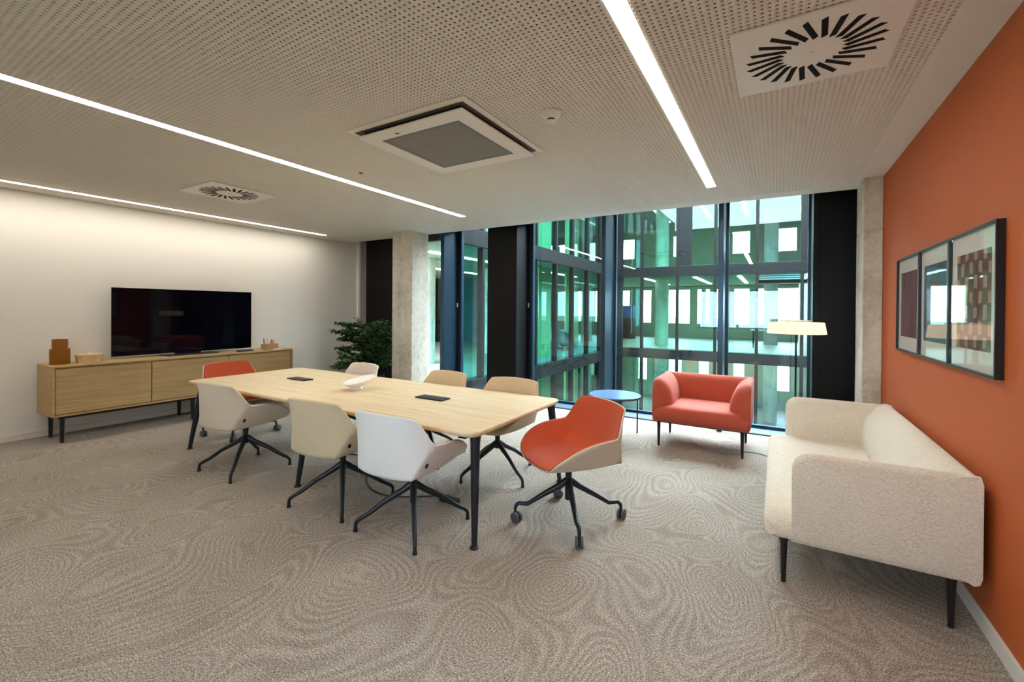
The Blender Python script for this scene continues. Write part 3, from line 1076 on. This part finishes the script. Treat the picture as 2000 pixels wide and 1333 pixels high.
# ------------------------------------------------------------------ sofa family
def soft_body(name, t, mat, W, D, z0, zs, H, seat_over, arm_w, back_w, arm_front):
    """local frame: x across, front edge of the arms at y = 0, back at y = D; seat pokes out by seat_over"""
    hw = W / 2
    # seat: profile in (y, z), swept along x with rounded ends
    prof = []
    f0, b0 = -seat_over, D - 0.05
    hh = (zs - z0) / 2
    zc = (zs + z0) / 2
    ex = 0.12
    pts = []
    N = 12
    for k in range(N + 1):      # front round from bottom to top
        a = -PI / 2 + PI * k / N
        ca, sa = math.cos(a), math.sin(a)
        sgn = 1 if sa >= 0 else -1
        pts.append((f0 + ex - ex * abs(ca) ** 0.75, zc + sgn * hh * abs(sa) ** 0.72))
    pts += [(f0 + ex + (b0 - f0 - ex) * u, zs + 0.012 * math.sin(PI * u)) for u in (0.2, 0.4, 0.6, 0.8, 1.0)]
    pts += [(b0, z0)]
    loops = []
    rl, dw, dd = 0.07, 0.24, 0.115      # end rounding, width and depth of the fall towards the outer corners
    offs = [0.0, 0.004, 0.012, 0.024, 0.04, 0.07, 0.10, 0.13, 0.16, 0.19, 0.22, 0.25]
    sect = [(-hw + 0.006 + q, q) for q in offs] + [(x, 1.0) for x in np.linspace(-hw + 0.32, hw - 0.32, 5)] + [(hw - 0.006 - q, q) for q in reversed(offs)]
    for x, q in sect:
        ins = rl * (1 - math.sqrt(max(0, 1 - max(0, 1 - q / rl) ** 2)))
        drop = dd * (1 - math.sqrt(max(0, 1 - max(0, 1 - q / dw) ** 2))) if q < 1 else 0
        lp = []
        for (y, z) in pts:
            yy = min(max(y, f0 + ins), b0)
            zz = z0 + (z - z0) * (1 - drop / (zs - z0))
            zz = max(zz, z0 + ins * 0.6)
            lp.append((x, yy, zz))
        loops.append(lp)
    obj('seat', MB().loft(loops), mat, t, smooth=50)

    def section(w, h, zb):
        """(inward, z) loop: flat outer face, rounded top, convex inner face"""
        r = 0.035
        L = [(0.0, zb + 0.04), (0.0, zb + (h - zb) * 0.5), (0.0, h - r)]
        for k in range(1, 4):
            a = PI / 2 * k / 4
            L.append((r - r * math.cos(a), h - r + r * math.sin(a)))
        zi = zs - 0.02
        for k in range(0, 11):
            a = PI / 2 * k / 10
            L.append((r + (w - r) * math.sin(a) ** 1.15, zi + (h - zi) * math.cos(a) ** 0.80 if k < 10 else zi))
        L += [(w, zs - 0.06), (0.03, zb), (0.012, zb + 0.008)]
        return L
    for s in (-1, 1):
        loops = []
        ds = [0.0, 0.006, 0.018, 0.035, 0.06, 0.09, 0.13, 0.18, 0.25, 0.4, 0.6, 0.8, 0.92, 1.0]
        Rf = arm_front
        for u in ds:
            d = u * D if u > 0.25 else u * D
            if d < Rf:
                drop = Rf - math.sqrt(max(0, Rf * Rf - (Rf - d) ** 2))
            else:
                drop = 0
            wk = min(1.0, d / 0.12)
            ww = 0.055 + (arm_w - 0.055) * math.sqrt(1 - (1 - wk) ** 2)
            sec = section(ww, H - drop, z0)
            loops.append([(s * (hw - q), d, z) for q, z in sec])
        obj('arm', MB().loft(loops), mat, t, smooth=50)
    loops = []
    for x in np.linspace(-hw + 0.004, hw - 0.004, 9):
        loops.append([(x, D + 0.004 - q, z) for q, z in section(back_w, H + 0.002, z0)])
    obj('backrest', MB().loft(loops), mat, t, smooth=50)
    return hw


def soft_leg(t, x, y, z, dx, dy):
    lg = obj('leg', MB().tube([(x, y, z + 0.01), (x, y, z - 0.03), (x + dx, y + dy, 0.0)], [0.028, 0.019, 0.012], 12), 'black_metal', t, smooth=45)
    return lg


t = thing('sofa', 'cream boucle two seat sofa standing along the orange wall', 'sofa', (0.085, 3.87, 0), R_(-90))
soft_body('sofa', t, 'boucle', 1.94, 0.755, 0.25, 0.435, 0.765, 0.135, 0.20, 0.24, 0.10)
for x in (-0.91, 0.91):
    soft_leg(t, x, -0.035, 0.255, 0.0, 0.0)
    soft_leg(t, x, 0.665, 0.255, 0.0, 0.0)

t = thing('armchair', 'salmon pink upholstered armchair by the window', 'armchair', (-0.715, 5.20, 0))
soft_body('armchair', t, 'fabric_salmon', 1.0, 0.73, 0.275, 0.47, 0.765, 0.075, 0.21, 0.17, 0.13)
for x in (-0.425, 0.425):
    soft_leg(t, x, 0.0, 0.28, 0, 0)
    soft_leg(t, x, 0.63, 0.28, 0, 0)

# blue side table
t = thing('side_table', 'round blue side table with three thin black legs', 'side table', (-1.70, 5.33, 0))
obj('tabletop', MB().lathe([(0.305, 0.488), (0.312, 0.490), (0.312, 0.503), (0.308, 0.506)], 56), 'blue_top', t, smooth=30)
obj('rim', MB().lathe([(0.300, 0.478), (0.311, 0.480), (0.311, 0.489), (0.30, 0.4895)], 56), 'black_metal', t, smooth=30)
for k in range(3):
    a = R_(48) + k * 2 * PI / 3
    c, s = math.cos(a), math.sin(a)
    lg = obj('leg', MB().tube([(0.20 * c, 0.20 * s, 0.476), (0.316 * c, 0.316 * s, 0.476), (0.322 * c, 0.322 * s, 0.468), (0.322 * c, 0.322 * s, 0)], 0.009, 8), 'black_metal', t, smooth=50)

# floor lamp
LX, LY = 0.19, 5.72
t = thing('floor_lamp', 'slim black floor lamp with wide glowing drum shade', 'floor lamp', (LX, LY, 0))
obj('base', MB().lathe([(0.15, 0), (0.15, 0.008), (0.145, 0.012), (0.02, 0.016)], 40), 'black_metal', t, smooth=40)
obj('pole', MB().lathe([(0.009, 0.014), (0.009, 1.27), (0.016, 1.30), (0.045, 1.315)], 14), 'black_metal', t, smooth=50)
sh = obj('shade', MB().lathe([(0.278, 1.305), (0.258, 1.425), (0.250, 1.428), (0.12, 1.432), (0.12, 1.438), (0.02, 1.438), (0.02, 1.434), (0.10, 1.426), (0.246, 1.422), (0.272, 1.307)], 56), 'shade_glow', t, smooth=40)
tag(sh, 'warm glowing fabric shade')
obj('shade_cap', MB().lathe([(0.15, 1.4385), (0.15, 1.448), (0.02, 1.452)], 40), 'wing_cream', t, smooth=40)
obj('bulb', MB().lathe([(0.01, 1.33), (0.035, 1.345), (0.035, 1.36), (0.01, 1.375)], 16), 'bulb', t, smooth=60)

# lamp cable under the armchair
t = thing('lamp_cable', 'thin grey lamp cable looping on the carpet under the armchair', 'cable', (0, 0, 0))
pts = []
for k in range(50):
    u = k / 49
    x = 0.02 - 0.85 * u
    y = 5.32 + 0.12 * math.sin(u * 7.0) + 0.12 * u
    pts.append((x, y, 0.006))
obj('cord', MB().tube(pts, 0.005, 6), 'cable', t, smooth=60)
pts = [(-0.52 + 0.10 * math.cos(a) + 0.02 * a, 5.36 + 0.055 * math.sin(a), 0.008 + 0.002 * a) for a in np.linspace(0, 9, 40)]
obj('coil', MB().tube(pts, 0.004, 6), 'cable', t, smooth=60)
obj('foot_switch', MB().box(-0.01, 0.05, 5.27, 5.31, 0, 0.03), 'black_plastic', t, bevel=0.006)
obj('plug', MB().box(-0.045, 0.005, 5.02, 5.05, 0, 0.022), 'black_plastic', t, bevel=0.005)

# pictures
for lab, a, b, m, i0, i1 in (('framed abstract print of a plain maroon block, nearest the corner column', 4.11, 4.755, 'art_maroon', 0, 0),
                     ('framed abstract print of a brown arch on blue, middle of three', 3.485, 4.105, 'art_arch', 0, 0),
                     ('framed abstract print of wavy brown squares, farthest from the corner column', 2.835, 3.48, 'art_wave', 0, 0)):
    ym, hy = (a + b) / 2, (b - a) / 2
    t = thing('framed_print', lab, 'picture', (XR, ym, 1.605), group='framed prints on the orange wall')
    hz = 0.365
    fd, ft = 0.032, 0.012
    box('frame', 'black_metal', t, -fd, -0.0005, -hy, -hy + ft, -hz, hz)
    box('frame', 'black_metal', t, -fd, -0.0005, hy - ft, hy, -hz, hz)
    box('frame', 'black_metal', t, -fd, -0.0005, -hy + ft, hy - ft, -hz, -hz + ft)
    box('frame', 'black_metal', t, -fd, -0.0005, -hy + ft, hy - ft, hz - ft, hz)
    box('mat_board', 'mat_board', t, -0.016, -0.0005, -hy + ft, hy - ft, -hz + ft, hz - ft)
    box('art_print', m, t, -0.018, -0.0161, -0.225, 0.225, -0.25, 0.25)
    box('glass', 'glass_picture', t, -0.026, -0.0235, -hy + ft, hy - ft, -hz + ft, hz - ft)

# ------------------------------------------------------------------ the other wings of the building around the courtyard
WX, WY, WB, WE = -5.6, 18.0, 26.0, 9.0         # left wing front, facing wing front, rear wall
LEV = [-3.35, 0.05, 3.30, 6.55]
wing = thing('office_wing', 'angled office wing with dark green glazing across the courtyard', 'building', (0, 0, 0))
for k, z in enumerate(LEV):
    box('floor_slab', 'wing_slab', wing, -13.2, WX - 0.02, 6.95, WB, z - 0.34, z - 0.03)
    box('floor_slab', 'wing_slab', wing, WX - 0.02, WE, WY + 0.02, WB, z - 0.34, z - 0.03)
    box('floor_finish', 'wing_floor', wing, -13.2, WX - 0.1, 6.95, WB - 0.01, z - 0.03, z)
    box('floor_finish', 'wing_floor', wing, WX - 0.1, WE, WY + 0.1, WB - 0.01, z - 0.03, z)
    box('soffit', 'wing_ceiling', wing, -13.2, WX - 0.1, 6.95, WB - 0.01, z - 0.37, z - 0.345)
    box('soffit', 'wing_ceiling', wing, WX - 0.1, WE, WY + 0.1, WB - 0.01, z - 0.37, z - 0.345)
    box('spandrel', 'wing_panel', wing, WX - 0.02, WX + 0.06, 6.95, WY, z - 0.40, z - 0.02, 0.01)
    box('spandrel', 'wing_panel', wing, WX + 0.06, WE, WY - 0.06, WY + 0.02, z - 0.40, z - 0.02, 0.01)
MX = [-5.5, -4.66, -3.30, -1.95, -0.59, 0.76, 2.10, 3.45, 4.75]
MY = [6.98, 8.05, 9.35, 10.6, 11.85, 13.1, 14.4, 15.7, 17.0, 17.94]
for k in range(3):
    za, zb = LEV[k] - 0.02, LEV[k + 1] - 0.40
    for i, x in enumerate(MX):
        box('mullion', 'wing_dark', wing, x - 0.05, x + 0.05, WY - 0.05, WY + 0.10, za, zb)
        if i + 1 < len(MX):
            box('pane', 'glass_clear' if x >= -0.6 else 'glass_wing', wing, x + 0.05, MX[i + 1] - 0.05, WY + 0.02, WY + 0.03, za, zb)
    for i, y in enumerate(MY):
        box('mullion', 'wing_dark', wing, WX - 0.10, WX + 0.05, y - 0.04, y + 0.04, za, zb)
        if i + 1 < len(MY):
            box('pane', 'glass_teal', wing, WX - 0.03, WX - 0.02, y + 0.04, MY[i + 1] - 0.04, za, zb)
RX = 4.8
side = thing('side_wing', 'office wing closing the courtyard opposite the teal glazing', 'building', (0, 0, 0))
for k, z in enumerate(LEV):
    box('floor_slab', 'wing_slab', side, RX + 0.02, 9.2, 6.95, WY, z - 0.34, z - 0.03)
    box('floor_finish', 'wing_floor', side, RX + 0.1, 9.2, 6.95, WY, z - 0.03, z)
    box('soffit', 'wing_ceiling', side, RX + 0.1, 9.2, 6.95, WY, z - 0.37, z - 0.345)
    box('spandrel', 'wing_panel', side, RX - 0.06, RX + 0.02, 6.95, WY - 0.06, z - 0.40, z - 0.02, 0.01)
for k in range(3):
    za, zb = LEV[k] - 0.02, LEV[k + 1] - 0.40
    box('end_wall', 'wing_wall', side, 9.2, 9.4, 6.95, WY, za, zb + 0.06)
    for i, y in enumerate(MY):
        box('mullion', 'wing_dark', side, RX - 0.05, RX + 0.10, y - 0.04, y + 0.04, za, zb)
        if i + 1 < len(MY):
            box('pane', 'glass_teal', side, RX + 0.02, RX + 0.03, y + 0.04, MY[i + 1] - 0.04, za, zb)
# opaque dark panels in the facing front
box('cladding_panel', 'wing_panel', wing, -3.30, -2.78, WY - 0.03, WY + 0.01, LEV[2], LEV[3] - 0.4)
box('cladding_panel', 'wing_panel', wing, 0.80, 1.25, WY - 0.03, WY + 0.01, LEV[2], LEV[3] - 0.4)
for z in (2.84, 2.77, 2.70):
    box('blind_slat', 'wing_white', wing, -0.54, 1.95, WY + 0.06, WY + 0.09, z - 0.02, z + 0.012)
box('blind_case', 'wing_panel', wing, -0.54, 1.95, WY + 0.05, WY + 0.12, 2.55, 2.66)

# rear wall with window openings on every floor
OPS = [
    (0.9, 2.3, [(-9.4, -8.9), (-6.9, -6.4), (-5.2, -4.5), (-3.6, -3.1), (-1.9, -1.4), (-0.2, 0.6), (2.0, 3.0)]),
    (0.80, 2.68, [(-11.4, -10.35), (-9.65, -8.9), (-8.06, -7.45), (-6.78, -6.2), (-5.25, -4.1), (-3.72, -3.5), (-3.3, -3.1), (-2.75, -2.5), (-1.9, -1.2), (-0.82, 0.97), (1.6, 2.6)]),
    (1.3, 2.45, [(-13.0, -12.4), (-12.1, -11.3), (-8.1, -7.2), (-5.0, -4.7), (-2.0, -1.2), (-0.45, 0.85), (2.2, 3.2)]),
]
for k in range(3):
    f, c = LEV[k], LEV[k + 1] - 0.37
    a, b, OP = f + OPS[k][0], f + OPS[k][1], OPS[k][2]
    box('rear_wall', 'wing_wall', wing, -13.2, WE, WB, WB + 0.25, f - 0.4, a)
    box('rear_wall', 'wing_wall', wing, -13.2, WE, WB, WB + 0.25, b, c + 0.06)
    x = -13.2
    for (p, q) in OP:
        box('rear_pier', 'wing_wall' if p > -9 else 'wing_dark', wing, x, p, WB, WB + 0.25, a, b)
        x = q
    box('rear_pier', 'wing_wall', wing, x, WE, WB, WB + 0.25, a, b)
    box('gable_wall', 'wing_panel', wing, WE, WE + 0.2, WY, WB + 0.25, f - 0.4, c + 0.4)
    # end wall of the left wing, green and dark wall panels
    box('end_wall', 'wing_dark', wing, -13.4, -13.2, 6.95, WB, f - 0.02, c)
    box('green_wall', 'wing_green', wing, -6.68, -6.60, 12.7, 13.6, f, c)
    box('green_wall', 'wing_green', wing, -6.68, -6.60, 14.9, 15.25, f, c)
    box('green_wall', 'wing_green', wing, -7.9, -7.8, 18.6, 19.0, f, c)
    box('partition', 'wing_teal', wing, -12.9, -9.2, 16.8, 16.95, f, c)
    for x, y in ((-4.35, 20.2), (-8.2, 21.0), (-0.2, 22.8), (-8.3, 12.6), (-8.3, 9.2)):
        obj('column', MB().lathe([(0.28, f), (0.28, c)], 20, (x, y, 0)), 'concrete', wing, smooth=30)
    for (x0, x1, y0, y1) in ((-2.9, -2.75, 19, 24), (-1.3, -1.15, 19, 24), (0.9, 1.05, 19, 24), (-4.9, -4.75, 19, 24), (-7.2, -7.05, 8, 17), (-10.0, -9.85, 8, 16)):
        tag(box('ceiling_lamp', 'wing_glow', wing, x0, x1, y0, y1, c - 0.035, c - 0.001), 'bright linear lamp')
box('roof_parapet', 'wing_panel', wing, WX - 0.02, WX + 0.1, 6.95, WY, LEV[3] - 0.02, LEV[3] + 0.5)
box('roof_parapet', 'wing_panel', wing, WX + 0.1, WE, WY - 0.06, WY + 0.06, LEV[3] - 0.02, LEV[3] + 0.5)

# lounge furniture seen through the glazing of the wing
def tub_chair(label, x, y, rz, mat):
    t = thing('tub_chair', label, 'armchair', (x, y, LEV[1]), rz, 'lounge chairs in the far wing')
    n = 20
    lo = []
    for r, z in ((0.27, 0.18), (0.30, 0.22), (0.30, 0.42), (0.26, 0.44)):
        lo.append([(r * math.cos(2 * PI * k / n), r * math.sin(2 * PI * k / n), z) for k in range(n)])
    obj('seat', MB().loft(lo), mat, t, smooth=40)
    loops = []
    for k in range(17):
        a = PI * (-0.12 + 1.24 * k / 16) + PI
        h = 0.80 - 0.16 * abs(k - 8) / 8
        c, s = math.cos(a), math.sin(a)
        loops.append([(r * c, r * s, z) for r, z in ((0.27, 0.30), (0.36, 0.30), (0.385, h - 0.03), (0.36, h), (0.31, h - 0.02))])
    obj('backrest', MB().loft(loops), mat, t, smooth=40)
    for a in (0.8, 2.3, 3.9, 5.4):
        obj('leg', MB().tube([(0.2 * math.cos(a), 0.2 * math.sin(a), 0.2), (0.25 * math.cos(a), 0.25 * math.sin(a), 0)], 0.014, 8), 'wing_dark', t, smooth=40)


for lb, x, y, rz, m in (('cream tub chair beside the green wall in the far wing', -7.5, 13.9, 0.6, 'wing_cream'), ('white tub chair beside the round lounge table in the far wing', -8.3, 16.6, 2.2, 'wing_white'),
                    ('teal tub chair facing the round lounge table in the far wing', -6.6, 15.0, -1.0, 'wing_teal'), ('cream tub chair close to the glazing in the far wing', -6.5, 11.7, 1.4, 'wing_cream')):
    tub_chair(lb, x, y, rz, m)
t = thing('lounge_table', 'round white lounge table in the far wing', 'table', (-7.3, 15.6, LEV[1]))
obj('tabletop', MB().lathe([(0.5, 0.68), (0.52, 0.69), (0.52, 0.71)], 32), 'wing_white', t, smooth=30)
obj('pedestal', MB().lathe([(0.25, 0), (0.25, 0.02), (0.04, 0.05), (0.035, 0.68)], 20), 'wing_dark', t, smooth=30)
t = thing('locker', 'dark locker unit with a blue top by the far rear window', 'cabinet', (-7.0, 23.6, LEV[1]))
obj('body', MB().box(-0.5, 0.5, -0.3, 0.3, 0, 1.1), 'wing_dark', t)
obj('blue_top', MB().box(-0.5, 0.5, -0.3, 0.3, 1.1, 1.75), 'wing_blue', t)
t = thing('long_desk', 'long pale window desk in the facing wing', 'desk', (0.2, 21.0, LEV[1]))
obj('desk_top', MB().box(-1.1, 1.1, -0.4, 0.4, 0.70, 0.74), 'wing_white', t)
for sx in (-1, 1):
    for sy in (-1, 1):
        obj('leg', MB().box(sx * 1.0 - 0.02, sx * 1.0 + 0.02, sy * 0.33 - 0.02, sy * 0.33 + 0.02, 0, 0.70), 'wing_dark', t)

o = struct('courtyard_floor', MB().box(WX, 40, 6.9, WY, -3.75, -3.4), 'pavement', 'pale courtyard paving below the windows')
o = struct('terrain', MB().box(-300, 300, -60, 400, -4.6, -4.1), 'terrain', 'flat pale green land beyond the building')
o = struct('wall_outer', MB().box(XL - 0.2, 8, YG + 0.05, YG + 0.25, ZT, 6.6), 'wing_panel', 'dark outer wall above the windows')
